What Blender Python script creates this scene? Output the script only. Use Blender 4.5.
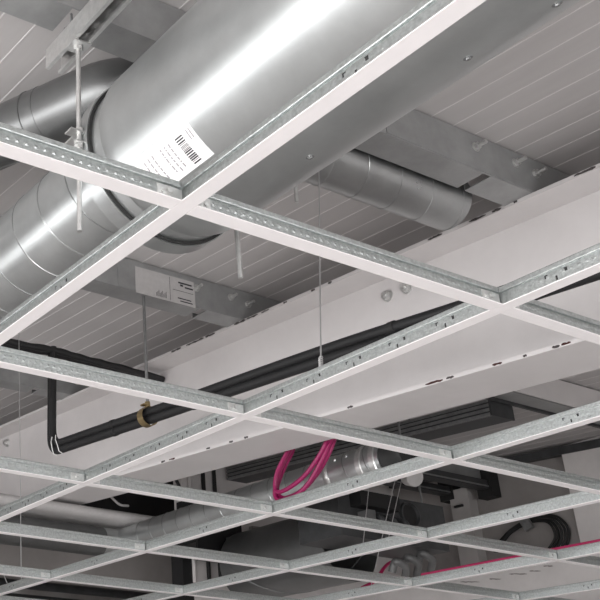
import bpy, math, random
from mathutils import Vector, Matrix
random.seed(4)
for o in list(bpy.data.objects): bpy.data.objects.remove(o)
scn = bpy.context.scene
COL = scn.collection
ZC = 1.75            # camera height above the floor; all coordinates below are relative to the camera
S = 0.068            # pitch of the roof (rise along +Y)

# ------------------------------------------------------------------ camera
PITCH, YAW, ROLL = .4386, .5102, .0118
FPX, CXP, CYP = 1018.8, 38.55, 300.0
cp, sp, cy_, sy_, cr, sr = math.cos(PITCH), math.sin(PITCH), math.cos(YAW), math.sin(YAW), math.cos(ROLL), math.sin(ROLL)
fw = Vector((sy_*cp, cy_*cp, sp)); r0 = Vector((cy_, -sy_, 0)); u0 = r0.cross(fw)
rt = cr*r0 + sr*u0; up = -sr*r0 + cr*u0
cam = bpy.data.cameras.new('camera'); camo = bpy.data.objects.new('camera', cam); COL.objects.link(camo)
cam.sensor_width = 36; cam.lens = FPX/600*36; cam.shift_x = (300-CXP)/600; cam.shift_y = 0
cam.clip_start = .02; cam.clip_end = 100
m3 = Matrix((rt, up, -fw)).transposed()
camo.matrix_world = Matrix.Translation((0, 0, ZC)) @ m3.to_4x4()
scn.camera = camo

def ray(u, v):
    return fw + rt*((u-CXP)/FPX) - up*((v-CYP)/FPX)
def pix(p):
    d = Vector(p).dot(fw)
    return (CXP+FPX*Vector(p).dot(rt)/d, CYP-FPX*Vector(p).dot(up)/d) if d > .05 else (-9999, -9999)
def atx(u, v, x): d = ray(u, v); return d*(x/d.x)
def aty(u, v, y): d = ray(u, v); return d*(y/d.y)

# ------------------------------------------------------------------ world, lights, exposure
scn.view_settings.view_transform = 'Standard'; scn.view_settings.look = 'None'
scn.view_settings.gamma = 1; scn.view_settings.use_curve_mapping = False
scn.view_settings.exposure = 0.34
w = bpy.data.worlds.new('world'); scn.world = w; w.use_nodes = True
w.node_tree.nodes['Background'].inputs[0].default_value = (.80, .88, 1, 1)
w.node_tree.nodes['Background'].inputs[1].default_value = .6

XL, YB, XR, YF, YV = -3.0, -3.0, 6.4, 5.6, 8.2   # left wall, back wall, right wall, far bulkhead, far end wall
LEFT_WIN = [(-1.6, .4), (.9, 2.9), (3.4, 5.2), (5.7, 7.7)]   # windows along the left wall (y ranges)
BACK_FILL_WIN = [(-1.9, .3), (1.0, 3.4)]              # openings added in the unseen back wall for fill light (x ranges)
WZ0, WZ1 = -1.0, .52                              # sill and head heights
def daylight(name, loc, rot, sx, sy, watts, col=(1, .988, .982)):
    l = bpy.data.lights.new(name, 'AREA'); l.shape = 'RECTANGLE'; l.size = sx; l.size_y = sy
    l.energy = watts; l.color = col
    o = bpy.data.objects.new(name, l); COL.objects.link(o); o.location = (loc[0], loc[1], loc[2]+ZC); o.rotation_euler = rot
for (a, b), pw in zip(LEFT_WIN, (60, 56, 30, 22)):
    daylight('window_daylight', (XL-.12, (a+b)/2, (WZ0+WZ1)/2), (0, -math.pi/2, 0), WZ1-WZ0, b-a, pw*(b-a))
for a, b in BACK_FILL_WIN:
    daylight('window_daylight', ((a+b)/2, YB-.12, (WZ0+WZ1)/2), (math.pi/2, 0, 0), b-a, WZ1-WZ0, 36*(b-a))  # added fill light behind the camera, no window known there

# ------------------------------------------------------------------ materials
def mat(name, col, rough=.5, metal=0., var=.0, scale=8., bump=0., bscale=60., col2=None, emit=None, stretch=None, spec=.5):
    m = bpy.data.materials.new(name); m.use_nodes = True
    nt = m.node_tree; b = nt.nodes['Principled BSDF']
    b.inputs['Base Color'].default_value = (*col, 1); b.inputs['Roughness'].default_value = rough
    b.inputs['Metallic'].default_value = metal; b.inputs['Specular IOR Level'].default_value = spec
    tc = nt.nodes.new('ShaderNodeTexCoord'); src = tc.outputs['Object']
    if stretch:
        mp = nt.nodes.new('ShaderNodeMapping'); mp.inputs['Scale'].default_value = stretch
        nt.links.new(src, mp.inputs[0]); src = mp.outputs[0]
    if var > 0 or col2:
        n = nt.nodes.new('ShaderNodeTexNoise'); n.inputs['Scale'].default_value = scale; n.inputs['Detail'].default_value = 6
        n.inputs['Roughness'].default_value = .65
        nt.links.new(src, n.inputs['Vector'])
        r = nt.nodes.new('ShaderNodeValToRGB')
        r.color_ramp.elements[0].position = .35; r.color_ramp.elements[1].position = .65
        c2 = col2 or tuple(max(0, c*(1-var)) for c in col)
        r.color_ramp.elements[0].color = (*c2, 1); r.color_ramp.elements[1].color = (*col, 1)
        nt.links.new(n.outputs['Fac'], r.inputs[0]); nt.links.new(r.outputs[0], b.inputs['Base Color'])
        mr = nt.nodes.new('ShaderNodeMapRange'); mr.inputs[3].default_value = max(.05, rough-.07); mr.inputs[4].default_value = rough+.07
        nt.links.new(n.outputs['Fac'], mr.inputs[0]); nt.links.new(mr.outputs[0], b.inputs['Roughness'])
    if bump > 0:
        n2 = nt.nodes.new('ShaderNodeTexNoise'); n2.inputs['Scale'].default_value = bscale; n2.inputs['Detail'].default_value = 4
        nt.links.new(src, n2.inputs['Vector'])
        bp = nt.nodes.new('ShaderNodeBump'); bp.inputs['Strength'].default_value = bump; bp.inputs['Distance'].default_value = .002
        nt.links.new(n2.outputs['Fac'], bp.inputs['Height']); nt.links.new(bp.outputs[0], b.inputs['Normal'])
    if emit:
        b.inputs['Emission Color'].default_value = (*col, 1); b.inputs['Emission Strength'].default_value = emit
    return m
M = dict(
    white=mat('white_steel_paint', (.71, .682, .678), .45, 0, .06, 5, .15, 40),
    tee=mat('white_tee_coating', (.80, .77, .77), .45, 0, .03, 20),
    galv_tee=mat('galvanised_tee', (.50, .525, .52), .36, .9, .30, 170, .30, 700),
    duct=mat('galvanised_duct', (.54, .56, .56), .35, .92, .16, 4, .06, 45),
    shade_duct=mat('weathered_duct', (.22, .225, .225), .42, .85, .15, 6, .06, 40),  # dull galvanised, darkened with shade put into the base colour
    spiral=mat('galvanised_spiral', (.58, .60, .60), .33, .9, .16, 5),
    purlin=mat('galvanised_purlin', (.40, .405, .405), .5, .6, .18, 9, .08, 90),
    zinc=mat('zinc_steel', (.70, .70, .69), .35, .85, .15, 60),
    dullzinc=mat('dull_zinc', (.33, .335, .335), .45, .8, .2, 60),
    deck=mat('roof_liner', (.53, .51, .505), .5, 0, .10, 3, .1, 30, stretch=(3, .4, 1)),
    joint=mat('joint_sealant', (.68, .655, .65), .5),  # paler than the liner: seam-edge highlight put into the colour
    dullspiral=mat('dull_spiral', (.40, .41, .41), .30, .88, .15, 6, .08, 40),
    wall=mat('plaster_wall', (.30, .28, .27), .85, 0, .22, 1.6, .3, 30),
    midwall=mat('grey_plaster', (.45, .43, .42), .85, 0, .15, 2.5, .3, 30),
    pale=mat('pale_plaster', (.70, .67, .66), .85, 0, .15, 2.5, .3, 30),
    floor=mat('concrete_floor', (.66, .64, .63), .7, 0, .2, 1.3, .2, 40),
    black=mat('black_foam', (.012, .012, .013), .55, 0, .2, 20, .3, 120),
    hole=mat('black_gasket', (.015, .015, .015), .7),
    darkgrey=mat('dark_grey_metal', (.075, .077, .08), .5, .3, .3, 12),
    midgrey=mat('mid_grey_metal', (.17, .172, .172), .5, .3, .3, 8),
    tray=mat('tray_metal', (.34, .345, .345), .4, .6, .3, 20),
    brass=mat('brass_clip', (.42, .32, .17), .35, .9, .2, 60),
    magenta=mat('magenta_cable', (.30, .009, .095), .4),
    red=mat('red_conduit', (.42, .02, .10), .4),
    rust=mat('rust_chip', (.07, .022, .018), .8, 0, .5, 80, .5, 300),
    primer=mat('primer_chip', (.10, .085, .085), .8, 0, .5, 80, .5, 300),
    paper=mat('paper_label', (.86, .85, .85), .6),
    paper2=mat('weathered_label', (.50, .485, .48), .6, 0, .1, 40),
    ink=mat('ink', (.03, .03, .035), .6),
    inkgrey=mat('faded_ink', (.33, .32, .33), .6),
    wire=mat('hanger_wire', (.55, .55, .55), .4, .8),
    plastic=mat('white_plastic', (.80, .80, .78), .4),
    frame=mat('window_frame', (.7, .7, .7), .4),
    lit=mat('lit_glass', (.9, .95, 1), .3, emit=2.2),
)
def glass():
    m = bpy.data.materials.new('window_glass'); m.use_nodes = True; nt = m.node_tree
    out = nt.nodes['Material Output']; nt.nodes.remove(nt.nodes['Principled BSDF'])
    t = nt.nodes.new('ShaderNodeBsdfTransparent'); g = nt.nodes.new('ShaderNodeBsdfGlossy'); g.inputs['Roughness'].default_value = .02
    x = nt.nodes.new('ShaderNodeMixShader'); x.inputs[0].default_value = .06
    nt.links.new(t.outputs[0], x.inputs[1]); nt.links.new(g.outputs[0], x.inputs[2]); nt.links.new(x.outputs[0], out.inputs[0])
    return m
M['glass'] = glass()

# ------------------------------------------------------------------ builders
ORG = {}
class MB:
    def __init__(s): s.v = []; s.f = []
    def add(s, vs, fs):
        n = len(s.v); s.v += [Vector(p) for p in vs]; s.f += [tuple(i+n for i in f) for f in fs]; return s
    def box(s, x0, x1, y0, y1, z0, z1):
        return s.add([(x0,y0,z0),(x1,y0,z0),(x1,y1,z0),(x0,y1,z0),(x0,y0,z1),(x1,y0,z1),(x1,y1,z1),(x0,y1,z1)],
                     [(0,3,2,1),(4,5,6,7),(0,1,5,4),(1,2,6,5),(2,3,7,6),(3,0,4,7)])
    def obox(s, c, ax, ay, az):
        c, ax, ay, az = map(Vector, (c, ax, ay, az))
        P = [c+i*ax+j*ay+k*az for k in (-1,1) for (i,j) in ((-1,-1),(1,-1),(1,1),(-1,1))]
        return s.add(P, [(0,3,2,1),(4,5,6,7),(0,1,5,4),(1,2,6,5),(2,3,7,6),(3,0,4,7)])
    def prism(s, poly, axis, a, b):
        """closed polygon extruded along x or y; poly is (other horizontal, z)"""
        n = len(poly)
        def P(p, t): return (t, p[0], p[1]) if axis == 'x' else (p[0], t, p[1])
        vs = [P(p, a) for p in poly]+[P(p, b) for p in poly]
        fs = [(i, (i+1) % n, n+(i+1) % n, n+i) for i in range(n)]
        fs += [tuple(range(n-1, -1, -1)), tuple(range(n, 2*n))]
        return s.add(vs, fs)
    def tube(s, path, r, seg=10, caps=True):
        path = [Vector(p) for p in path]; n = len(path); vs = []; fs = []
        rr = r if isinstance(r, (list, tuple)) else [r]*n
        prev = None
        for i, p in enumerate(path):
            t = (path[min(i+1, n-1)]-path[max(i-1, 0)]).normalized()
            if prev is None:
                a = t.orthogonal().normalized()
            else:
                a = (prev-t*prev.dot(t)).normalized()
            prev = a; b = t.cross(a)
            for k in range(seg):
                q = 2*math.pi*k/seg; vs.append(p+rr[i]*(math.cos(q)*a+math.sin(q)*b))
        for i in range(n-1):
            for k in range(seg):
                fs.append((i*seg+k, i*seg+(k+1) % seg, (i+1)*seg+(k+1) % seg, (i+1)*seg+k))
        if caps: fs += [tuple(range(seg-1, -1, -1)), tuple(range((n-1)*seg, n*seg))]
        return s.add(vs, fs)
    def lathe(s, p, d, prof, seg=48, closed=False, caps=False):
        """profile of (t along d, radius)"""
        p = Vector(p); d = Vector(d).normalized(); a = d.orthogonal().normalized(); b = d.cross(a)
        vs = []; fs = []; n = len(prof)
        for t, r in prof:
            for k in range(seg):
                q = 2*math.pi*k/seg; vs.append(p+d*t+r*(math.cos(q)*a+math.sin(q)*b))
        for i in range(n if closed else n-1):
            j = (i+1) % n
            for k in range(seg):
                fs.append((i*seg+k, i*seg+(k+1) % seg, j*seg+(k+1) % seg, j*seg+k))
        if caps: fs += [tuple(range(seg-1, -1, -1)), tuple(range((n-1)*seg, n*seg))]
        return s.add(vs, fs)
    def disc(s, c, d, r, h, seg=10):
        return s.lathe(c, d, [(0, r), (h, r)], seg, caps=True)
    def shear(s):
        for q in s.v: q.z += S*q.y
        return s
    def build(s, name, m, parent=None, origin=None, smooth=False, kind=None, label=None):
        org = ORG[parent.name] if parent else Vector(origin) if origin is not None else Vector((0, 0, 0))
        me = bpy.data.meshes.new(name); me.from_pydata([tuple(q-org) for q in s.v], [], s.f)
        me.materials.append(M[m]); me.update()
        if smooth:
            me.polygons.foreach_set('use_smooth', [True]*len(me.polygons)); me.set_sharp_from_angle(angle=.7)
        o = bpy.data.objects.new(name, me); COL.objects.link(o)
        if parent: o.parent = parent
        else: o.location = org+Vector((0, 0, ZC))
        ORG[o.name] = org
        if kind: o['kind'] = kind
        if label: o['label'] = label
        return o
def thing(name, loc, label, cat, group=None):
    o = bpy.data.objects.new(name, None); COL.objects.link(o); o.empty_display_size = .05
    o.location = Vector(loc)+Vector((0, 0, ZC)); ORG[o.name] = Vector(loc)
    return tag(o, label, cat, group)
def tag(o, label, cat, group=None):
    o['label'] = label; o['category'] = cat
    if group: o['group'] = group
    return o
def struct(o): o['kind'] = 'structure'; return o
def fillet(pts, rad, n=6):
    pts = [Vector(p) for p in pts]; out = [pts[0]]
    for i in range(1, len(pts)-1):
        a, b, c = pts[i-1], pts[i], pts[i+1]
        d1 = (a-b); d2 = (c-b); k = min(rad, d1.length*.49, d2.length*.49)
        s, e = b+d1.normalized()*k, b+d2.normalized()*k
        for j in range(n+1):
            t = j/n; out.append(s*(1-t)**2+b*2*t*(1-t)+e*t*t)
    out.append(pts[-1]); return out
def bezier(pts, n=8):
    """Catmull-Rom through the points"""
    P = [Vector(p) for p in pts]; P = [2*P[0]-P[1]]+P+[2*P[-1]-P[-2]]; out = []
    for i in range(1, len(P)-2):
        for j in range(n):
            t = j/n; a, b, c, d = P[i-1:i+3]
            out.append(.5*((2*b)+(c-a)*t+(2*a-5*b+4*c-d)*t*t+(3*b-a-3*c+d)*t**3))
    out.append(P[-2]); return out
def hexnut(mb, c, d, r, h): return mb.lathe(c, d, [(0, r), (h, r)], 6, caps=True)

# ------------------------------------------------------------------ the setting
H = 1.813                                    # roof lining level (measured at y = 0, square to the slope shear)
PW = .1; NP = int(round((XR-XL)/PW))
struct(MB().box(XL-.2, XR+.2, YB-.2, YV+.2, -ZC-.1, -ZC).build('floor', 'floor'))
ceil = struct(MB().box(XL-.2, XR+.2, YB-.2, YV+.2, H+.012, H+.08).shear().build('ceiling', 'deck'))
pan = MB()
# one liner strip: flat pan, a small bead standing down along one edge, a narrow joint beside it
pan.prism([(.0003, H+.012), (.0003, H), (PW-.0003, H), (PW-.0003, H+.012)], 'y', YB, YV).shear()
x0 = 2.51-PW*int((2.51-XL)/PW)
p0 = pan.build('panel', 'deck', ceil); p0.location.x = x0
j0 = MB().prism([(-.0026, H), (-.0018, H-.0012), (.0018, H-.0012), (.0026, H)], 'y', YB, YV).shear().build('joint_strip', 'joint', ceil); j0.location.x = x0  # pale strip added as a painted highlight along each seam
k = 1
while x0+(k+1)*PW <= XR+.05:
    for pc in (p0, j0):
        c = pc.copy(); COL.objects.link(c); c.location.x = x0+k*PW
    k += 1

zt = lambda y: H+.08+S*y
def wall_with_openings(name, axis, pos, thick, a0, a1, z0, z1, ops, oz0, oz1, m='pale'):
    """wall in pieces around rectangular openings; one mesh"""
    mb = MB()
    def bx(p, q, lo, hi):
        if axis == 'x': mb.box(pos, pos+thick, p, q, lo, hi)
        else: mb.box(p, q, pos, pos+thick, lo, hi)
    bx(a0, a1, z0, oz0); bx(a0, a1, oz1, z1)
    e = a0
    for p, q in ops: bx(e, p, oz0, oz1); e = q
    bx(e, a1, oz0, oz1)
    return struct(mb.build(name, m))
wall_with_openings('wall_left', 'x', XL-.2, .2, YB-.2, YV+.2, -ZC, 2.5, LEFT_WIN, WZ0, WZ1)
wall_with_openings('wall_back', 'y', YB-.2, .2, XL, XR, -ZC, 2.3, BACK_FILL_WIN, WZ0, WZ1)
n = 1
for ax, ops in (('x', LEFT_WIN), ('y', BACK_FILL_WIN)):  # back-wall frames belong to the added fill openings
    for a, b in ops:
        mb = MB(); g = MB()
        def bx(m_, p, q, lo, hi, d0=-.11, d1=-.06):
            if ax == 'x': m_.box(XL+d0, XL+d1, p, q, lo, hi)
            else: m_.box(p, q, YB+d0, YB+d1, lo, hi)
        for p, q, lo, hi in ((a, a+.05, WZ0, WZ1), (b-.05, b, WZ0, WZ1), (a+.05, b-.05, WZ0, WZ0+.05), (a+.05, b-.05, WZ1-.05, WZ1), ((a+b)/2-.025, (a+b)/2+.025, WZ0+.05, WZ1-.05)):
            bx(mb, p, q, lo, hi)
        f = struct(mb.build('window_%d' % n, 'frame')); n += 1
        bx(g, a+.05, b-.05, WZ0+.05, WZ1-.05, -.088, -.082); g.build('pane', 'glass', f)
# right wall, far end wall, bulkhead and partition
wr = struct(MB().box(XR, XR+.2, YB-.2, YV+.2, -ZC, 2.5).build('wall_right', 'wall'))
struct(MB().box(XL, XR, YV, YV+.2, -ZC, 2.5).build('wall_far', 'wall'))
struct(MB().box(4.30, XR, YF, YF+.10, -ZC, 2.2).build('wall_partition', 'pale'))
struct(MB().box(XL, 4.84, 6.30, 6.45, 1.27, 1.64).build('wall_bulkhead', 'wall'))
struct(MB().box(XL, 4.95, 6.34, 6.36, 1.645, 2.225).build('wall_membrane', 'black'))  # black sheet added in place of shade in the void above the bulkhead
struct(MB().box(4.262, 4.345, YF-.012, YF+.112, -ZC, 1.66).build('trim_5', 'black'))
# pilaster, ledge and gutter strip on the right wall
struct(MB().box(XR-.05, XR, 3.05, 4.08, -ZC, 2.07).build('trim_1', 'pale'))
struct(MB().box(XR-.09, XR, 4.84, 5.0, -ZC, 1.96).build('trim_2', 'midwall'))
g = MB(); g.prism([(XR-.06, H-.02), (XR-.06, H-.075), (XR-.005, H-.075), (XR-.005, H-.02)], 'y', -1, YF-.02); g.shear()
struct(g.build('trim_3', 'darkgrey'))

# ------------------------------------------------------------------ suspended ceiling grid
GZ = .6541; FL = .024
AX = [.1030+.6*a for a in range(0, 9)]
BY = [.2835+.6*b for b in range(0, 10)]
WT = GZ+.0250                                # top of the web, underside of the bulb
def tee_flange(mb, axis, c, a, b):
    mb.prism([(c-FL/2, GZ), (c+FL/2, GZ), (c+FL/2, GZ+.0012), (c-FL/2, GZ+.0012)], axis, a, b)
def tee_bulb(mb, axis, c, a, b):
    mb.prism([(c-.0045, WT), (c+.0045, WT), (c+.005, WT+.001), (c+.005, WT+.0075), (c+.0035, WT+.0090), (c-.0035, WT+.0090), (c-.005, WT+.0075), (c-.005, WT+.001)], axis, a, b)
def tee_web(mb, axis, c, a, b, holes):
    us = sorted({a, b, *[h[0] for h in holes], *[h[1] for h in holes]}); zs = sorted({GZ+.0012, WT, *[h[2] for h in holes], *[h[3] for h in holes]})
    t = .0008
    if not holes:
        if axis == 'y': mb.box(c-t, c+t, a, b, GZ+.0012, WT)
        else: mb.box(a, b, c-t, c+t, GZ+.0012, WT)
        return
    for i in range(len(us)-1):
        um = (us[i]+us[i+1])/2; col = [h for h in holes if h[0] < um < h[1]]
        # merge rows of this column around its hole
        lo = GZ+.0012
        for h in sorted(col, key=lambda q: q[2]):
            mb.box(c-t, c+t, us[i], us[i+1], lo, h[2]); lo = h[3]
        mb.box(c-t, c+t, us[i], us[i+1], lo, WT)
def dimples(mb, axis, c, a, b, step=.0125, hgt=.0011):
    n_ = int((b-a)/step)
    for i in range(n_):
        u = a+(i+.5)*step
        for row, off in ((GZ+.008, 0), (GZ+.018, step*.5)):
            for sg in (-1, 1):
                uu = u+off; q = c+sg*.0008; r = .0026
                B = [(uu-r, row-r), (uu+r, row-r), (uu+r, row+r), (uu-r, row+r)]
                f = lambda U, D, Z: (D, U, Z) if axis == 'y' else (U, D, Z)
                mb.add([f(U, q, Z) for U, Z in B]+[f(uu, q+sg*hgt, row)], [(0,1,4),(1,2,4),(2,3,4),(3,0,4)])
A_NAMES = ['main tee running above the camera at the left edge', 'nearest main tee, crossing under the big silver duct',
           'main tee with punched slots running below the white roof beam', 'third main tee back, passing under the magenta cable loop',
           'fourth main tee back, below the dark ventilation unit', 'main tee carrying the red conduit near the right wall',
           'main tee beyond the red conduit at the bottom right', 'far main tee at the lower right corner', 'last main tee near the right wall']
B_NAMES = ['overhead row', 'nearest row', 'second nearest row', 'third row back', 'fourth row back', 'fifth row back', 'sixth row back', 'seventh row back', 'eighth row back', 'rearmost row']
A_SHORT = ['overhead tee', 'big-duct tee', 'slotted tee', 'magenta-loop tee', 'fourth main tee', 'red-conduit tee', 'sixth main tee', 'corner main tee', 'last main tee']
def seen(pts, m_=25):
    for p in pts:
        u, v = pix(p)
        if -m_ < u < 600+m_ and -m_ < v < 600+m_: return True
    return False
y0g, y1g = -.35, 5.45
for i, x in enumerate(AX):
    pts = [(x, y0g+(y1g-y0g)*t/200, GZ) for t in range(201)]
    if not seen(pts): continue
    vis = [p[1] for p in pts if seen([p], 60)]
    ya = y0g; yb = min(y1g, max(vis)+.5)
    t = thing('main_tee', (x, ya, GZ), 'white-faced galvanised '+A_NAMES[i], 'ceiling tee', 'main tees of the ceiling grid')
    mb = MB(); tee_flange(mb, 'y', x, ya, yb); mb.build('flange', 'tee', t, label='flat white visible face')
    holes = []
    k = 0
    while True:
        yc = -.2135+.1*k; k += 1
        if yc > yb-.05: break
        if yc < ya+.05 or min(abs(yc-b_) for b_ in BY) < .05: continue
        if i == 2 or k % 3 == 0:
            holes += [(yc-.0185, yc-.0130, GZ+.0165, GZ+.0225), (yc+.0130, yc+.0185, GZ+.0165, GZ+.0225), (yc-.0016, yc+.0016, GZ+.008, GZ+.0185)]
    mb = MB(); tee_web(mb, 'y', x, ya, yb, holes); wb = mb.build('web', 'galv_tee', t)
    mb = MB()
    for h in holes: mb.box(x-.0002, x+.0002, *h)
    if holes: mb.build('slot_backing', 'hole', wb, kind='stuff')  # black strips added inside the slots as painted recess shade
    mb = MB(); dimples(mb, 'y', x, ya, min(yb, ya+4.2), hgt=.0003); mb.build('stitching', 'galv_tee', wb, kind='stuff')
    mb = MB(); tee_bulb(mb, 'y', x, ya, yb); mb.build('bulb', 'galv_tee', t)
proto = None
for j, y in enumerate(BY):
    for i in range(len(AX)-1):
        xa, xb = AX[i]+FL/2, AX[i+1]-FL/2
        if not seen([(xa+(xb-xa)*q/20, y, GZ) for q in range(21)]): continue
        lab = 'cross tee from %s to %s, %s' % (A_SHORT[i], A_SHORT[i+1], B_NAMES[j])
        loc = Vector((xa, y, GZ))
        if proto is None:
            t = thing('cross_tee', loc, lab, 'ceiling tee', 'cross tees of the ceiling grid'); proto = t
            mb = MB(); tee_flange(mb, 'x', y, xa+.0004, xb-.0004); mb.build('flange', 'tee', t, label='flat white visible face')
            mb = MB(); tee_web(mb, 'x', y, xa-.0095, xb+.0095, []); wb = mb.build('web', 'galv_tee', t)
            mb = MB(); dimples(mb, 'x', y, xa+.01, xb-.015); mb.build('stitching', 'galv_tee', wb, kind='stuff')
            mb = MB(); tee_bulb(mb, 'x', y, xa-.006, xb+.006); mb.build('bulb', 'galv_tee', t)
            for e, sg in ((xa, 1), (xb, -1)):
                mb = MB(); mb.box(min(e-sg*.0085, e+sg*.03), max(e-sg*.0085, e+sg*.03), y-.0022, y-.0009, GZ+.006, GZ+.023)
                mb.disc((e+sg*.012, y-.0022, GZ+.016), (0, -1, 0), .005, .004, 8); mb.disc((e+sg*.022, y-.0022, GZ+.013), (0, -1, 0), .0028, .002, 8)
                mb.build('end_clip', 'zinc', t)
        else:
            t = proto.copy(); COL.objects.link(t); t.location = loc+Vector((0, 0, ZC)); t['label'] = lab
            for ch in proto.children:
                c = ch.copy(); COL.objects.link(c); c.parent = t
                for gc in ch.children:
                    d = gc.copy(); COL.objects.link(d); d.parent = c

# ------------------------------------------------------------------ roof steel
XN, XF_, XW = 2.85, 3.127, 2.9925           # near flange edge, far flange edge, web of the white beam
WB0, WB1, WT0, WT1 = 1.1115, 1.1257, 1.648, 1.6616
yb0, yb1 = -2.95, YV-.02
beam = thing('roof_beam', (XW, yb0, WB0+S*yb0), 'large white-painted steel beam with rust chips running along the roof slope', 'beam')
MB().prism([(XN, WB0), (XF_, WB0), (XF_, WB1), (XN, WB1)], 'y', yb0, 6.26).shear().build('bottom_flange', 'white', beam)
MB().prism([(XN, WT0), (XF_, WT0), (XF_, WT1), (XN, WT1)], 'y', yb0, 6.26).shear().build('top_flange', 'white', beam)
MB().prism([(XW-.005, WB1), (XW+.005, WB1), (XW+.005, WT0), (XW-.005, WT0)], 'y', yb0, 6.26).shear().build('web', 'white', beam)
# bolts through the web: near pair, far one
def bolt(parent, c, d, r=.02, m='zinc'):
    mb = MB(); d = Vector(d)
    mb.disc(c, d, r*1.25, .004, 16); hexnut(mb, Vector(c)+d*.004, d, r, r*.8); mb.disc(Vector(c)+d*(.004+r*.8), d, r*.55, r*.5, 10)
    return mb.build('bolt', m, parent)
for u, v in ((388, 296), (407, 288)):
    p = atx(u, v, XW-.005); bolt(beam, p, (-1, 0, 0), .02)
p = atx(8, 432, XW-.005); bolt(beam, (p.x, p.y, 1.60+S*p.y), (-1, 0, 0), .022)
# chips where paint has come off, on the edge faces of the two flanges
def chip(u, v, du, hh, zmid, m):
    a = ray(u-du, v); b = ray(u+du, v); ya, yb = sorted((XN/(a.x/a.y), XN/(b.x/b.y)))
    L = yb-ya; n_ = max(5, int(L/.012)); up_ = []; dn = []
    for q in range(n_+1):
        yy = ya+L*q/n_; e = .45 if q in (0, n_) else 1
        up_.append((XN-.0008, yy, zmid+e*hh*random.uniform(.4, 1)+S*yy)); dn.append((XN-.0008, yy, zmid-e*hh*random.uniform(.4, 1)+S*yy))
    mb = MB(); pts = dn+up_[::-1]
    back = [(p[0]+.0008, p[1], p[2]) for p in pts]; N = len(pts)
    mb.add(list(pts)+back, [tuple(range(N-1, -1, -1))]+[(i, (i+1) % N, N+(i+1) % N, N+i) for i in range(N)])
    mb.build('paint_chip', m, beam)
zt_, zb_ = (WT0+WT1)/2, (WB0+WB1)/2
for u, v, du in ((478, 221, 9), (497, 212, 5), (516, 204, 2), (585, 172, 12), (438, 238, 5), (432, 241, 4), (240, 322, 6), (252, 316, 6), (265, 309, 4), (195, 341, 9), (176, 349, 5), (210, 333, 5), (313, 290, 2), (330, 283, 2), (285, 301, 2)):
    chip(u, v, du, .0058, zt_+.001, 'primer')
for u, v, du, m in ((434, 381, 9, 'rust'), (450, 377, 4, 'primer'), (497, 363, 5, 'rust'), (525, 356, 2, 'primer'), (556, 347, 4, 'primer'), (566, 343, 5, 'rust'), (172, 457, 3, 'rust'), (163, 459, 2, 'primer'), (231, 441, 2, 'primer'), (208, 447, 2, 'primer'), (246, 436, 2, 'primer'), (350, 405, 3, 'primer')):
    chip(u, v, du, .0055, zb_, m)
# purlins: Z-shaped members across the beam, lapped with a slot in the bottom flange
PURL = [(1.74, 'nearest galvanised purlin above the big duct, bolted near the right edge'), (3.21, 'galvanised purlin carrying the white paper sticker'), (4.70, 'far galvanised purlin near the left edge, behind the vertical black pipe'), (.27, 'galvanised purlin overhead behind the top edge')]
PB, PD, PFW = 1.663, .150, .105
purl = []
for y, lab in PURL[:3]:
    t = thing('purlin', (0, y, PB+S*y), lab, 'purlin', 'roof purlins'); purl.append(t)
    zb = PB+S*y+.0005; ztp = zb+PD-.004
    xs, xe = XL+.02, XR-.02
    MB().box(xs, xe, y, y+.003, zb, ztp).build('web', 'purlin', t)
    MB().box(xs, xe, y+.003, y+.07, ztp-.003, ztp).build('top_flange', 'purlin', t)
    cut = [xs, 1.065, 1.10, 2.615, 2.65, xe]
    for q in range(0, 6, 2):
        mb = MB(); mb.box(cut[q], cut[q+1], y+.003, y+PFW, zb, zb+.003); mb.box(cut[q], cut[q+1], y+PFW-.003, y+PFW, zb+.003, zb+.026)
        mb.build('bottom_flange', 'purlin', t)
    # sleeve plate over the joint, with its bolts
    sl = MB().box(2.18, 3.5, y-.0025, y, zb+.004, zb+PD-.012).build('sleeve_plate', 'purlin', t)
    for bx_, dz in ((2.595, .092), (2.79, .094), (2.89, .083)):
        mb = MB(); c = Vector((bx_, y-.0025, zb+dz)); d = Vector((0, -1, 0))
        mb.disc(c, d, .017, .003, 12); hexnut(mb, c+d*.003, d, .013, .011); mb.disc(c+d*.014, d, .0075, .028, 8)
        mb.build('bolt', 'zinc', sl)
# sticker on the second purlin
y = 3.21-.0034; A_, B_ = aty(135, 266, y), aty(194, 281, y); zlo = aty(135, 292, y).z
t = tag(MB().box(A_.x, B_.x, y-.0003, y+.0006, zlo, A_.z).build('paper_sticker', 'paper2', None, (A_.x, y, zlo)), 'weathered white paper sticker with small print on the galvanised purlin', 'sticker')
mb = MB(); W_ = B_.x-A_.x; Hh = A_.z-zlo
fx = lambda a: A_.x+W_*a; fz = lambda b: zlo+Hh*b
mb.box(fx(.57), fx(.575), y-.0008, y-.0003, fz(.05), fz(.95))
for a, b, c, d in ((.72, .95, .80, .86), (.75, .80, .70, .77), (.83, .97, .66, .72), (.70, .93, .2, .24), (.74, .95, .10, .14), (.62, .97, .5, .515)): mb.box(fx(a), fx(b), y-.0008, y-.0003, fz(c), fz(d))
for q in range(9): mb.box(fx(.34+.02*q), fx(.347+.02*q), y-.0008, y-.0003, fz(.08), fz(.22+.05*(q % 3)))
mb.build('print', 'ink', t)

# cross member right of the beam, in line with the second purlin
t = thing('tie_beam', (4, 3.19, 1.87), 'white steel cross member from the big beam to the right wall', 'beam')
mb = MB(); yq = 3.205; zz = PB+S*yq
MB().box(3.52, XR-.06, yq-.012, yq-.004, zz+.001, zz+PD-.008).build('face_plate', 'white', t)
MB().box(3.52, XR-.06, yq+.012+PFW, yq+PFW+.028, zz-.012, zz+.03).build('back_angle', 'darkgrey', t)  # dark grey strip added as the painted shadow under the member

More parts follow.
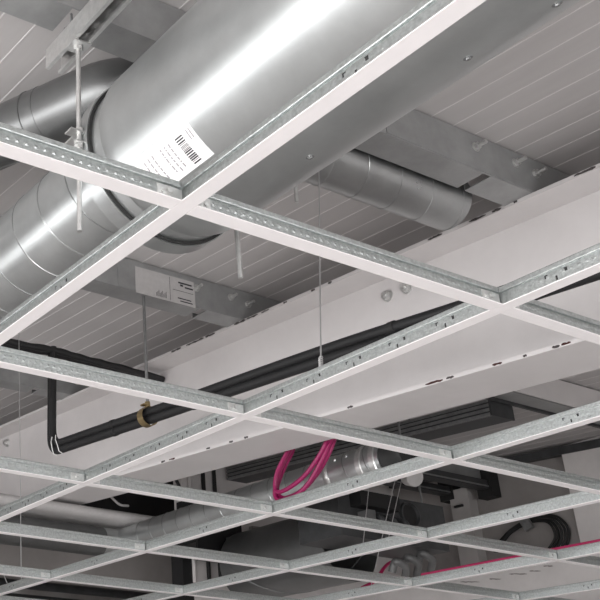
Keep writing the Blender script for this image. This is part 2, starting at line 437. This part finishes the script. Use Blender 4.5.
# ------------------------------------------------------------------ the big duct and what holds it
DX, DZ, DR = 1.294, 1.364, .225
SX, SZ, SR = 1.277, 1.381, .149            # the narrower duct it reduces to
def dpt(y, ang, r=DR): a = math.radians(ang); return Vector((DX+r*math.cos(a), y, DZ+r*math.sin(a)))
big = thing('silver_duct', (DX, 0, DZ-DR), 'huge smooth round silver duct slanting across the top of the picture', 'duct')
mb = MB(); mb.lathe((DX, 0, DZ), (0, 1, 0), [(YB+.02, DR), (-.6, DR), (.2, DR), (.9, DR), (1.60, DR), (1.628, DR), (1.640, DR-.004), (1.644, DR-.012)], 128)
mb.build('shell', 'duct', big, smooth=True)
mb = MB(); mb.lathe((DX, 0, DZ), (0, 1, 0), [(1.640, .190), (1.642, .213), (1.655, .2145), (1.740, .2145), (1.743, .21)], 96)
for q in range(96):
    a = 2*math.pi*q/96; b = 2*math.pi*(q+1)/96
    P = lambda t_, cx, cz, y_, r_: (cx+r_*math.cos(t_), y_, cz+r_*math.sin(t_))
    mb.add([P(a, DX, DZ, 1.743, .21), P(b, DX, DZ, 1.743, .21), P(b, SX, SZ, 1.80, SR+.001), P(a, SX, SZ, 1.80, SR+.001)], [(0, 1, 2, 3)])
mb.build('reducer', 'duct', big, smooth=True)
def arcstrip(mb, y0, y1, a0, a1, r0_, r1_, n_=8):
    for q in range(n_):
        p, s_ = a0+(a1-a0)*q/n_, a0+(a1-a0)*(q+1)/n_
        P = [dpt(y0, p, r0_), dpt(y0, s_, r0_), dpt(y1, s_, r0_), dpt(y1, p, r0_), dpt(y0, p, r1_), dpt(y0, s_, r1_), dpt(y1, s_, r1_), dpt(y1, p, r1_)]
        mb.add(P, [(0,3,2,1),(4,5,6,7),(0,1,5,4),(1,2,6,5),(2,3,7,6),(3,0,4,7)])
mb = MB(); arcstrip(mb, YB+.05, 1.60, -146.6, -145.4, DR-.001, DR+.0012, 2); mb.build('seam', 'duct', big)
for y, a in ((1.25, -82.4), (.881, -76.7), (.719, -72.1), (.40, -75), (1.55, -80)):
    mb = MB(); d = dpt(y, a)-Vector((DX, y, DZ)); d.normalize()
    mb.disc(dpt(y, a), d, .0085, .0008, 16); hexnut(mb, dpt(y, a)+d*.0008, d, .0048, .003)
    mb.build('screw', 'dullzinc', big)
lab = MB(); arcstrip(lab, 1.372, 1.565, -143, -120.5, DR+.0002, DR+.0008, 10)
lab = tag(lab.build('barcode_label', 'paper', None, tuple(dpt(1.47, -132))), 'white paper label with a barcode stuck on the big silver duct', 'label')
mb = MB()
a = -139.5
while a < -122.5:                                             # bars of the code
    wd = random.choice((.3, .45, .8)); arcstrip(mb, 1.405, 1.428, a, a+wd, DR+.0007, DR+.0012, 1); a += wd+random.choice((.35, .5, .7))
mb.build('barcode', 'ink', lab)
mb = MB()
for y in (1.448, 1.462, 1.476, 1.505, 1.52, 1.535): 
    a = -141+random.random()*2
    while a < -126: 
        wd = random.uniform(.8, 3); arcstrip(mb, y, y+.004, a, a+wd, DR+.0007, DR+.0011, 1); a += wd+.6
for y in (1.380, 1.388):
    arcstrip(mb, y, y+.003, -140, -134, DR+.0007, DR+.0011, 2)
mb.build('print', 'inkgrey', lab)

def spiral_duct(name, p, d, L, R, pitch, lab, group=None, m='spiral', seg=64, ph=0., ridge=.0022, sm='dullspiral'):
    p = Vector(p); d = Vector(d).normalized()
    t = thing(name, p-Vector((0, 0, R)), lab, 'duct', group)
    MB().lathe(p, d, [(0, R-.004), (0, R), (L, R), (L, R-.004)], seg).build('shell', m, t, smooth=True)
    a = d.orthogonal().normalized(); b = d.cross(a); n_ = int(L/pitch*40); path = []
    for i in range(n_+1):
        q = 2*math.pi*i/40+ph; path.append(p+d*(L*i/n_)+(R+.0003)*(math.cos(q)*a+math.sin(q)*b))
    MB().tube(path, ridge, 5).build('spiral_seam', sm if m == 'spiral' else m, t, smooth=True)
    return t
spiral_duct('spiral_duct', (SX, 1.80, SZ), (0, 1, 0), 2.2, SR, .14, 'silver spiral duct leaving the end of the big duct at the left edge', 'spiral ducts', seg=96)

# rubber-lined clamp at the end of the big duct
t = thing('duct_clamp', (DX, 1.68, DZ-.235), 'rubber-lined steel clamp ring around the end of the big duct', 'clamp')
MB().lathe((DX, 0, DZ), (0, 1, 0), [(1.683, .2150), (1.683, .2225), (1.734, .2225), (1.734, .2150)], 96, closed=True).build('rubber_lining', 'hole', t, smooth=True)
cl = MB().lathe((DX, 0, DZ), (0, 1, 0), [(1.688, .2226), (1.688, .2255), (1.734, .2255), (1.734, .2226)], 96, closed=True).build('band', 'duct', t, smooth=True)
for sg in (-1, 1):
    xa, xb = sorted((DX+sg*.2245, DX+sg*.262))
    for dz in (.012, -.016): MB().box(xa, xb, 1.697, 1.727, DZ+dz, DZ+dz+.004).build('lug', 'zinc', t)
# the two threaded rods and the struts they hang from
ROD = [(DX-.232, 'left threaded rod holding the big duct clamp, below the slotted strut'), (DX+.232, 'right threaded rod whose tip shows below the duct beyond the nearest cross tee')]
for (x, lab) in ROD:
    y = 1.712
    t = thing('threaded_rod', (x, y, 1.116), lab, 'rod', 'threaded rods at the big duct')
    MB().tube([(x, y, 1.116), (x, y, 1.655)], .0062, 12).build('rod', 'zinc', t, smooth=True)
    for z in (DZ+.016, DZ-.028, 1.6235):
        mb = MB(); hexnut(mb, (x, y, z), (0, 0, 1), .0115, .0115); mb.build('nut', 'zinc', t)
    mb = MB(); mb.box(x-.024, x+.024, y-.024, y+.024, 1.6352, 1.640); mb.build('square_washer', 'zinc', t)
for x, lab in ((DX-.232, 'pale slotted strut channel at the top left, holding the threaded rod'), (DX+.232, 'strut channel hidden above the big duct')):
    t = thing('strut_channel', (x, 1.2, 1.652), lab, 'strut', 'strut channels')
    y0s, y1s = -.6, 1.832; zb = 1.6402; ht = .062
    w2 = .0235
    for sg in (-1, 1):
        xx = x+sg*w2
        MB().box(min(xx, xx-sg*.0025), max(xx, xx-sg*.0025), y0s, y1s, zb, zb+ht).build('side', 'zinc', t)
        mb = MB(); a_, b_ = sorted((xx-sg*.0025, xx-sg*.010)); mb.box(a_, b_, y0s, y1s, zb, zb+.0025)
        a_, b_ = sorted((xx-sg*.0078, xx-sg*.010)); mb.box(a_, b_, y0s, y1s, zb+.0025, zb+.009); mb.build('lip', 'zinc', t)
    mb = MB()
    ys = y0s
    while ys < y1s-.02:
        mb.box(x-w2+.0025, x+w2-.0025, ys, min(ys+.022, y1s), zb+ht-.0025, zb+ht)
        for sg in (-1, 1): mb.box(*sorted((x+sg*(w2-.0025), x+sg*.007)), ys+.022, min(ys+.05, y1s), zb+ht-.0025, zb+ht)
        ys += .05
    mb.build('slotted_back', 'midgrey', t)  # darker than the zinc sides: interior shade put into the colour
    MB().tube([(x+.012, 1.765, zb+ht-.01), (x+.012, 1.765, PB+S*1.74+.002)], .004, 8).build('hanger_stud', 'dullzinc', t)
# rod stub beside the big duct and the rod carrying the black pipes
t = tag(MB().tube([(1.835, 1.80, 1.470), (1.835, 1.80, PB+S*1.74+.001)], .006, 10).build('threaded_rod', 'zinc', None, (1.835, 1.80, 1.470), True), 'short rod tip hanging just under the lower edge of the big duct', 'rod', 'threaded rods')

# small ducts under the roof behind the big one
R2 = .094; ZD = 1.805; YD = 1.955
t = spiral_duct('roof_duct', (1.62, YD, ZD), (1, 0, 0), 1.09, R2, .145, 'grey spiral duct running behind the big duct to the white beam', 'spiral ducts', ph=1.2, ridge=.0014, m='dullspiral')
e0, e1 = Vector((1.34, 2.02, ZD)), Vector((.905, 3.07, ZD))
dd = (e1-e0).normalized()
pts = fillet([(1.62, YD, ZD), (1.372, YD, ZD), e0+dd*.22], .16, 8)
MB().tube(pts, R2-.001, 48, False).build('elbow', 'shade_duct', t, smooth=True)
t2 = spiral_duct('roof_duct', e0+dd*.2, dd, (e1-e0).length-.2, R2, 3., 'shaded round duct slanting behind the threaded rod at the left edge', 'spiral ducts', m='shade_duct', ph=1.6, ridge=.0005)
MB().lathe(e0+dd*.245, dd, [(0, R2), (.002, R2+.003), (.006, R2+.003), (.008, R2)], 48).build('joint', 'shade_duct', t2, smooth=True)
# thin suspension straps of that duct
for q in (.55, ):
    c = e0+dd*q; sd = dd.cross(Vector((0, 0, 1)))
    t = thing('hanger_strap', c, 'thin metal strap looped round the shaded duct at the top left', 'strap')
    MB().lathe(c-dd*.01, dd, [(0, R2+.001), (0, R2+.0025), (.02, R2+.0025), (.02, R2+.001)], 40, closed=True).build('loop', 'zinc', t)
    MB().tube([c+Vector((0, 0, R2+.002)), c+Vector((0, 0, H+S*c.y-ZD-.006))], .004, 8).build('rod', 'zinc', t)

# ------------------------------------------------------------------ black insulated pipes
PX = 2.33
def pipe_path(dx, dz, dy):
    z = lambda y, w_: w_+S*y+dz
    low = [(PX+dx, .4, z(.4, 1.062)), (PX+dx, .9, z(.9, 1.074)), (PX+dx, 1.3, z(1.3, 1.084)), (PX+dx, 1.68, z(1.68, 1.090)), (PX+dx, 2.13, z(2.13, 1.106)), (PX+dx, 2.6, z(2.6, 1.113)), (PX+dx, 3.16, z(3.16, 1.116)), (PX+dx, 3.7, z(3.7, 1.123))]
    P = bezier(low, 5)
    yv = 4.02+dy
    tail = fillet([low[-1], (PX+dx, yv, z(yv, 1.126)), (PX+dx, yv, 1.905+dz*.5)], .085, 8)
    return P[:-1]+tail
for (dx, dz, dy, r, lab) in ((.003, -.0115, .012, .0188, 'lower black foam-insulated pipe, bending upward in front of the white beam'), (-.007, .0185, -.022, .0170, 'upper black foam-insulated pipe lying along the lower one')):
    t = thing('insulated_pipe', (PX, 4, 1.1), lab, 'pipe', 'black insulated pipes')
    MB().tube(pipe_path(dx, dz, dy), r, 16).build('foam_sleeve', 'black', t, smooth=True)
    yv = 4.02+dy
    hp = bezier([(1.55, yv-.004, 1.885), (1.9, yv-.004, 1.895), (2.12, yv-.004, 1.888), (2.33, yv-.004, 1.897), (2.5, yv-.004, 1.888), (2.7, yv-.004, 1.884), (XW-.012, yv-.004, 1.872)], 6)
    MB().tube(hp, [r*(1+.12*math.sin(i*1.7)) for i in range(len(hp))], 14).build('header', 'black', t, smooth=True)
    for yy in (1.95, 2.9, 3.5):
        c = Vector((PX+dx, yy, 0)); near = min(pipe_path(dx, dz, dy), key=lambda p: abs(p.y-yy))
        MB().lathe((near.x, near.y-.012, near.z-.012*S), (0, 1, S), [(0, r+.0005), (0, r+.0025), (.024, r+.0025), (.024, r+.0005)], 16, closed=True).build('tape', 'hole', t, smooth=True)
# white cable ties at the bend
for yy, tl in ((3.965, .004), (3.915, .02)):
    c = Vector((PX-.004, yy, 1.39))
    MB().tube([c+Vector((-.024, tl, .055)), c+Vector((-.03, tl*.6, .03)), c+Vector((-.026, 0, .0)), c+Vector((-.018, 0, -.026)), c+Vector((0, 0, -.034))], .0022, 6).build('cable_tie', 'plastic', t)
# brass clip and the rod from the purlin
cy = 3.235; cz = 1.116+S*cy
t = thing('pipe_clip', (PX, cy, cz+.02), 'brass pipe clip holding the black pipes below the second purlin', 'clip')
mb = MB(); mb.lathe((PX-.002, cy-.016, cz+.002), (0, 1, 0), [(0, .0395), (0, .0415), (.036, .0415), (.036, .0395)], 28, closed=True); mb.build('band', 'brass', t, smooth=True)
mb = MB(); hexnut(mb, (PX-.002, cy, cz+.045), (0, 0, 1), .012, .02); mb.box(PX-.03, PX-.012, cy-.012, cy+.012, cz+.046, cz+.052); mb.build('boss', 'brass', t)
tag(MB().tube([(PX-.002, cy, cz+.066), (PX-.002, cy, PB+S*3.21+.002)], .0065, 10).build('threaded_rod', 'dullzinc', None, (PX, cy, cz+.066), True), 'grey rod dropping from the stickered purlin to the brass clip', 'rod', 'threaded rods')

# ------------------------------------------------------------------ hanger wires of the grid
def hanger(bot, top, lab, coil=False, r=.0016):
    t = thing('hanger_wire', bot, lab, 'wire', 'hanger wires')
    b, p = Vector(bot), Vector(top)
    d = (p-b).normalized()
    MB().tube([b+Vector((0, 0, -.012)), b, b+d*.3, p], r, 6).build('strand', 'wire', t)
    if coil:
        a = d.orthogonal().normalized(); c = d.cross(a); path = []
        for i in range(61):
            q = 2*math.pi*i/12; path.append(b+d*(.004+.040*i/60)+.0036*(math.cos(q)*a+math.sin(q)*c))
        MB().tube(path, .0008, 5).build('twist', 'wire', t)
        MB().tube([b+d*.045+a*.004, b+d*.12+a*.004, b+d*.13], .0016, 6).build('tail', 'wire', t)
WZ = WT+.005
hanger((AX[2], 1.266, WZ), (2.0, 1.843, PB+S*1.74+.002), 'twisted hanger wire in front of the white beam, tied to the slotted tee', True)
hanger((AX[3], 3.51, WZ), (1.92, 3.62, H+S*3.62-.005), 'pale hanger wire near the left edge above the bottom row')
hanger((AX[3], 3.62, WZ), (1.90, 4.72, PB+S*4.7), 'hanger wire at the extreme left bottom edge')
hanger((AX[4], 2.338, WZ), tuple(atx(369, 486, 3.35)), 'left of two hanger wires in front of the dark ventilation unit')
hanger((AX[4], 2.232, WZ), tuple(atx(402, 478, 3.36)), 'slanting hanger wire right of the dark ventilation unit, leaning right')
hanger((AX[5], 2.885, WZ), (3.40, 2.93, 1.21), 'hanger wire rising from the red-conduit tee')
hanger((AX[1], 1.98, WZ), (.78, 1.845, PB+S*1.74), 'thin hanger wire at the left below the nearest main tee')

# ------------------------------------------------------------------ beyond the beam: ducts, tray, cables
t = spiral_duct('spiral_duct', (3.45, 3.0, 1.274), (0, 1, 0), 1.95, .088, .125, 'bright spiral duct beyond the white beam, behind the magenta cables', 'spiral ducts')
for y, r_ in ((3.02, .094), (3.10, .092), (3.30, .0915)):
    MB().lathe((3.45, y, 1.274), (0, 1, 0), [(0, .0885), (.004, r_), (.03, r_), (.034, .0885)], 64).build('collar', 'zinc', t, smooth=True)
for y in (3.19, 3.26):
    d = Vector((-.55, 0, .35)).normalized(); c = Vector((3.45, y, 1.274))+d*.088
    MB().lathe(c, d, [(0, .008), (.004, .007), (.006, .002)], 10, caps=True).build('screw', 'zinc', t)
MB().lathe((3.45, 0, 1.274), (0, 1, 0), [(2.90, .065), (2.915, .074), (2.95, .070), (2.975, .078), (3.0, .083)], 48, caps=True).build('flexible_end', 'hole', t, smooth=True)
MB().tube(fillet([(3.45, 4.94, 1.274), (3.45, 5.10, 1.272), (3.27, 5.10, 1.268)], .12, 8), [.087]*8+[.084]*3, 40, False).build('elbow', 'spiral', t, smooth=True)
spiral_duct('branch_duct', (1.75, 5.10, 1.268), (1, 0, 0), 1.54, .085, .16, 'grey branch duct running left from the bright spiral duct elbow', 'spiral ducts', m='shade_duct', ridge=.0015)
# flat white air duct above the branch duct
mb = MB(); pr = []
for q in range(24):
    a = 2*math.pi*q/24; cx_ = 5.09+(.11 if math.cos(a) > 0 else -.11)
    pr.append((cx_+.045*math.cos(a), 1.400+.032*math.sin(a)))
tag(mb.prism(pr, 'x', 1.4, 3.60).build('flat_duct', 'paper2', None, (3, 5.09, 1.368), True), 'flat white duct crossing behind the beam at the lower left', 'duct')
# thin light cable hanging in the dark opening
tag(MB().tube(bezier([(3.13, 5.0, 1.82), (3.2, 5.02, 1.68), (3.26, 5.02, 1.58), (3.37, 5.02, 1.49), (3.45, 5.03, 1.488)], 6), .008, 8).build('hanging_cable', 'paper2', None, (3.2, 5, 1.5), True), 'pale cable drooping in the dark gap at the lower left', 'cable')
tag(MB().tube(bezier([(3.15, 4.66, 1.93), (3.52, 4.71, 1.66), (3.62, 4.71, 1.50), (3.63, 4.72, 1.47)], 6), .01, 8).build('hanging_cable', 'black', None, (3.6, 4.7, 1.5), True), 'black cable hanging straight down in the dark gap at the lower left', 'cable')
# conduits on the partition wall
for i, (u, lab) in enumerate(((190, 'pale conduit at the edge of the pink partition wall'), (204, 'left dark conduit on the pink partition wall'), (215, 'right dark conduit on the pink partition wall'))):
    p = aty(u, 485, YF-.02)
    tag(MB().tube([(p.x, YF-.016, 1.2), (p.x, YF-.016, 2.17)], .014, 10).build('conduit', ('pale', 'hole', 'hole')[i], None, (p.x, YF-.02, 1.2), True), lab, 'conduit', 'conduits on the partition')
# cable tray under the roof lining
TX0, TX1 = 4.68, 4.86
t = thing('cable_tray', (TX0, 3.345, 1.90), 'dark ribbed cable tray under the roof, right of the beam', 'cable tray')
ya, yb = 3.36, YF-.03
for w0, w1, x in ((1.567, 1.583, TX0), (1.593, 1.609, TX0), (1.619, 1.635, TX0), (1.643, 1.657, TX0)):
    MB().prism([(x, w0), (x+.02, w0), (x+.02, w1), (x, w1)], 'y', ya, yb).shear().build('rail', 'tray', t)
MB().prism([(TX0+.008, 1.567), (TX0+.014, 1.567), (TX0+.014, 1.657), (TX0+.008, 1.657)], 'y', ya+.002, yb).shear().build('side_web', 'darkgrey', t)
MB().prism([(TX0+.02, 1.567), (TX1, 1.567), (TX1, 1.573), (TX0+.02, 1.573)], 'y', ya, yb).shear().build('floor_plate', 'darkgrey', t)
MB().prism([(TX1-.006, 1.573), (TX1, 1.573), (TX1, 1.657), (TX1-.006, 1.657)], 'y', ya, yb).shear().build('far_side', 'darkgrey', t)
MB().prism([(TX0-.004, 1.564), (TX1, 1.564), (TX1, 1.662), (TX0-.004, 1.662)], 'y', ya-.012, ya).shear().build('end_plate', 'darkgrey', t)
# second tray / brackets glimpsed between beam and duct
t = thing('cable_tray', (3.9, 4.0, 1.75), 'short grey cable tray above the magenta loop, behind the beam', 'cable tray')
for w0, x in ((1.46, 3.92), (1.46, 4.10)):
    MB().prism([(x, w0), (x+.012, w0), (x+.012, w0+.05), (x, w0+.05)], 'y', 3.4, 4.9).shear().build('rail', 'tray', t)
for q in range(8):
    y = 3.45+q*.2; MB().prism([(3.932, 1.465), (4.10, 1.465), (4.10, 1.478), (3.932, 1.478)], 'y', y, y+.03).shear().build('rung', 'midgrey', t)
for y in (3.7, 4.6): MB().tube([(4.02, y, 1.47+S*y), (4.02, y, H+S*y-.006)], .005, 8).build('hanger', 'dullzinc', t)
# magenta cables looping down past the beam
def loop(pts, r, lab):
    tag(MB().tube(bezier(pts, 8), r, 8).build('magenta_cable', 'magenta', None, pts[0], True), lab, 'cable', 'magenta cables')
def at(u, v, x): p = atx(u, v, x); return (p.x, p.y, p.z)
LX = 3.215
loop([(3.10, 2.95, 1.347), (3.16, 3.0, 1.365), at(331, 440, LX), at(322, 460, LX), at(308, 484, LX), at(293, 497, LX), at(279, 500, LX), at(275, 491, LX), at(281, 468, LX), at(291, 449, LX), (3.17, 3.28, 1.385), (3.10, 3.3, 1.37)], .0105, 'outermost magenta cable of the hanging loop')
LX = 3.20
loop([(3.10, 2.97, 1.35), (3.15, 3.02, 1.37), at(327, 441, LX), at(319, 456, LX), at(306, 474, LX), at(292, 486, LX), at(279, 492, LX), at(275, 486, LX), at(278, 470, LX), at(288, 450, LX), (3.15, 3.3, 1.39), (3.10, 3.32, 1.372)], .0100, 'innermost magenta cable of the hanging loop')
LX = 3.235
loop([(3.10, 2.99, 1.35), (3.17, 3.04, 1.37), at(334, 440, LX), at(327, 457, LX), at(316, 475, LX), at(300, 492, LX), at(283, 498, LX), at(277, 488, LX), at(285, 466, LX), at(293, 449, LX), (3.18, 3.34, 1.39), (3.10, 3.36, 1.375)], .0105, 'middle magenta cable of the hanging loop')
# dull large duct and black plenum in the dark middle distance
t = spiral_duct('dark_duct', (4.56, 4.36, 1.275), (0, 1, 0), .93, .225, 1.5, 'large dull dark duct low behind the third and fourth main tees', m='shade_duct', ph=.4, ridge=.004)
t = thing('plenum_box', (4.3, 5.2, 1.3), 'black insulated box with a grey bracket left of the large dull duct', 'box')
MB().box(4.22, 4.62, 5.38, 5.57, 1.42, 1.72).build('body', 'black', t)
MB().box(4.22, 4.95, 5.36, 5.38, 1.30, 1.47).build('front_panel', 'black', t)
p = aty(258, 531, 5.33); q = aty(228, 539, 5.33)
MB().obox((p+q)/2, (p-q)/2, (0, .02, 0), (0, 0, .012)).build('bracket_arm', 'midgrey', t); MB().box(p.x-.05, p.x+.05, 5.33, 5.36, p.z-.03, p.z+.03).build('bracket_plate', 'wall', t)
# ventilation unit with fan, on brackets by the right wall
t = thing('ventilation_unit', (4.6, 4.0, 1.1), 'dark ventilation unit with a round fan opening right of the dull duct', 'ventilation unit')
p0_ = aty(333, 483, 4.0)
MB().box(p0_.x, 4.95, 3.98, 4.30, 1.20, 1.46).build('casing', 'darkgrey', t)
MB().box(4.2, 4.5, 3.9, 3.98, 1.36, 1.44).build('control_box', 'black', t)
c = aty(410, 515, 3.97)
MB().lathe((c.x, 3.98, c.z), (0, -1, 0), [(0, .075), (.02, .075), (.022, .066), (.004, .06)], 32).build('fan_ring', 'darkgrey', t, smooth=True)
MB().disc((c.x, 3.979, c.z), (0, -1, 0), .062, .003, 28).build('fan_opening', 'hole', t)
MB().box(4.25, 4.30, 3.9, 3.98, 1.24, 1.34).build('valve', 'midgrey', t)
for q in range(3):
    x = 4.34+.09*q
    MB().tube(bezier([(x, 3.96, 1.33), (x, 3.90, 1.30), (x+.02, 3.89, 1.24), (x+.05, 3.93, 1.22)], 5), .016, 8).build('hose', 'darkgrey', t, smooth=True)
for x in (4.16, 4.92): MB().tube([(x, 4.1, 1.46), (x, 4.1, H+S*4.1-.006)], .006, 8).build('hanger', 'dullzinc', t)
# flexible hoses below it, and the red cable
for q, (u, v) in enumerate(((398, 566), (410, 562), (424, 558))):
    a = aty(u-6, v+6, 4.1); b = aty(u, v-4, 4.05); c = aty(u+8, v+2, 4.05)
    tag(MB().tube(bezier([a, (a+b)/2+Vector((0, 0, .02)), b, c, c+Vector((.03, .05, -.06))], 6), .022, 10).build('flexible_hose', 'midgrey', None, tuple(a), True), ('leftmost', 'middle', 'rightmost')[q]+' of three short grey hoses below the fan opening', 'hose', 'short hoses')
tag(MB().tube(bezier([aty(362, 588, 4.3), aty(376, 580, 4.3), aty(384, 568, 4.3), aty(392, 562, 4.3), aty(408, 560, 4.3)], 6), .010, 8).build('red_cable', 'red', None, (4.7, 4.3, 1.1), True), 'thin red cable curling below the dark ventilation unit', 'cable')
# white end cap seen under the crossing
p = aty(414, 477, 3.6)
t = thing('round_lamp_cover', p, 'pale round cap under the crossing of the magenta-loop tee', 'cap')
MB().lathe(p, (-.3, -1, -.35), [(-.05, .05), (0, .052), (.01, .048), (.016, .02)], 28, caps=True).build('cap', 'paper2', t, smooth=True)
MB().tube([p+Vector((.0, .05, .03)), (p.x, p.y+.05, H+S*(p.y+.05)-.004)], .006, 8).build('hanger', 'dullzinc', t)
# wall brackets: two dark struts with end boxes
for y, z0, z1, xa, be, lab in ((5.02, 1.935, 1.99, 5.45, .10, 'shorter dark wall bracket behind, left of the pale wall duct'), (4.69, 1.905, 1.965, 5.35, .14, 'longer dark wall bracket in front, right of the pale wall duct')):
    t = thing('wall_bracket', (6.3, y, z0), lab, 'bracket', 'dark wall brackets')
    MB().box(xa, XR-.1, y-.04, y+.04, z0, z1).build('arm', 'darkgrey', t)
    MB().box(xa, XR-.1, y-.044, y-.04, z0+.01, z0+.02).build('lip', 'tray', t)
    MB().box(XR-.098, XR-.002, y-.06, y+.06, z0-be*.4, z1+be*.6).build('wall_plate', 'hole', t)
# thing on the column, cable coil on the wall
tag(MB().box(XR-.11, XR-.091, 4.89, 4.96, 1.825, 1.84).build('column_bracket', 'hole', None, (XR-.1, 4.9, 1.82)), 'small dark clip on the pale wall duct', 'clip')
for k in range(5):
    sq = lambda u, v: atx(u, v, XR-.03-.018*(k % 3))
    pts = [sq(494+k*.7, 552), sq(500+k*.7, 541+k*.5), sq(512, 529+k*.8), sq(528, 519.5+k*.9), sq(544-k*.6, 515+k*1.5), sq(558-k*2.2, 517+k*1.6), sq(567-k*3.2, 526+k*1.2), sq(569-k*3.6, 537+k*.6), sq(564-k*4, 550), sq(551-k*3, 566), sq(540-k, 580), sq(524, 588)]
    tag(MB().tube(bezier(pts, 6), .0085, 8).build('black_cable', 'hole', None, tuple(pts[0]), True), ('outermost', 'second', 'middle', 'fourth', 'innermost')[k]+' loop of the black cable coil on the right wall', 'cable', 'black cable coil')
c = atx(526, 523, XR-.10)
tag(MB().obox(c, (.012, 0, 0), (0, .03, -.012), (0, .02, .045)).build('cable_strap', 'tray', None, tuple(c)), 'grey strap tying the black cable coil', 'strap')
# red conduit on the grid
tag(MB().tube([(3.135, 1.55, GZ+.0425), (3.135, 2.2, GZ+.0422), (3.135, 2.66, GZ+.0425)], .0075, 10).build('red_conduit', 'red', None, (3.135, 1.55, GZ+.04), True), 'straight red conduit lying along the main tee at the lower right', 'conduit')
# pale cracked ledge low on the right wall
lg = struct(MB().box(XR-.35, XR, 1.6, YF, .90, 1.27).build('trim_4', 'pale'))

for u, v, du in ((518, 574, 9), (535, 571, 6), (470, 582, 10), (548, 566, 5), (495, 579, 6)):
    a_, b_ = atx(u-du, v, XR-.351), atx(u+du, v, XR-.351); n_ = 7; lo, hi = [], []
    for q in range(n_+1):
        p = a_.lerp(b_, q/n_); e = 0.2 if q in (0, n_) else 1
        p.z = a_.z*(1-q/n_)+b_.z*q/n_
        lo.append((XR-.351, p.y, p.z-.006*e*random.uniform(.3, 1))); hi.append((XR-.351, p.y, p.z+.006*e*random.uniform(.3, 1)))
    ring = lo+hi[::-1]; N = len(ring)
    MB().add(ring+[(XR-.3495, p[1], p[2]) for p in ring], [tuple(range(N))]+[(i, (i+1) % N, N+(i+1) % N, N+i) for i in range(N)]).build('peeling_patch', 'wall', lg)

# far end: dark pipes and a lit window in the opening under the bulkhead
struct(MB().box(4.10, 4.42, YV-.03, YV-.01, 1.38, 1.46).build('window_9', 'lit'))
struct(MB().box(4.75, 4.92, YV-.03, YV-.01, 1.34, 1.41).build('window_10', 'lit'))
for q, (z, y) in enumerate(((1.12, 6.6), (1.22, 7.0), (1.42, 7.5), (1.00, 6.3))):
    tag(MB().tube([(2.0, y, z), (5.6, y, z+.02)], .035, 12).build('far_pipe', 'darkgrey', None, (3, y, z), True), ('lower', 'middle', 'upper', 'lowest')[q]+' dark pipe in the opening below the bulkhead', 'pipe', 'dark pipes at the far end')
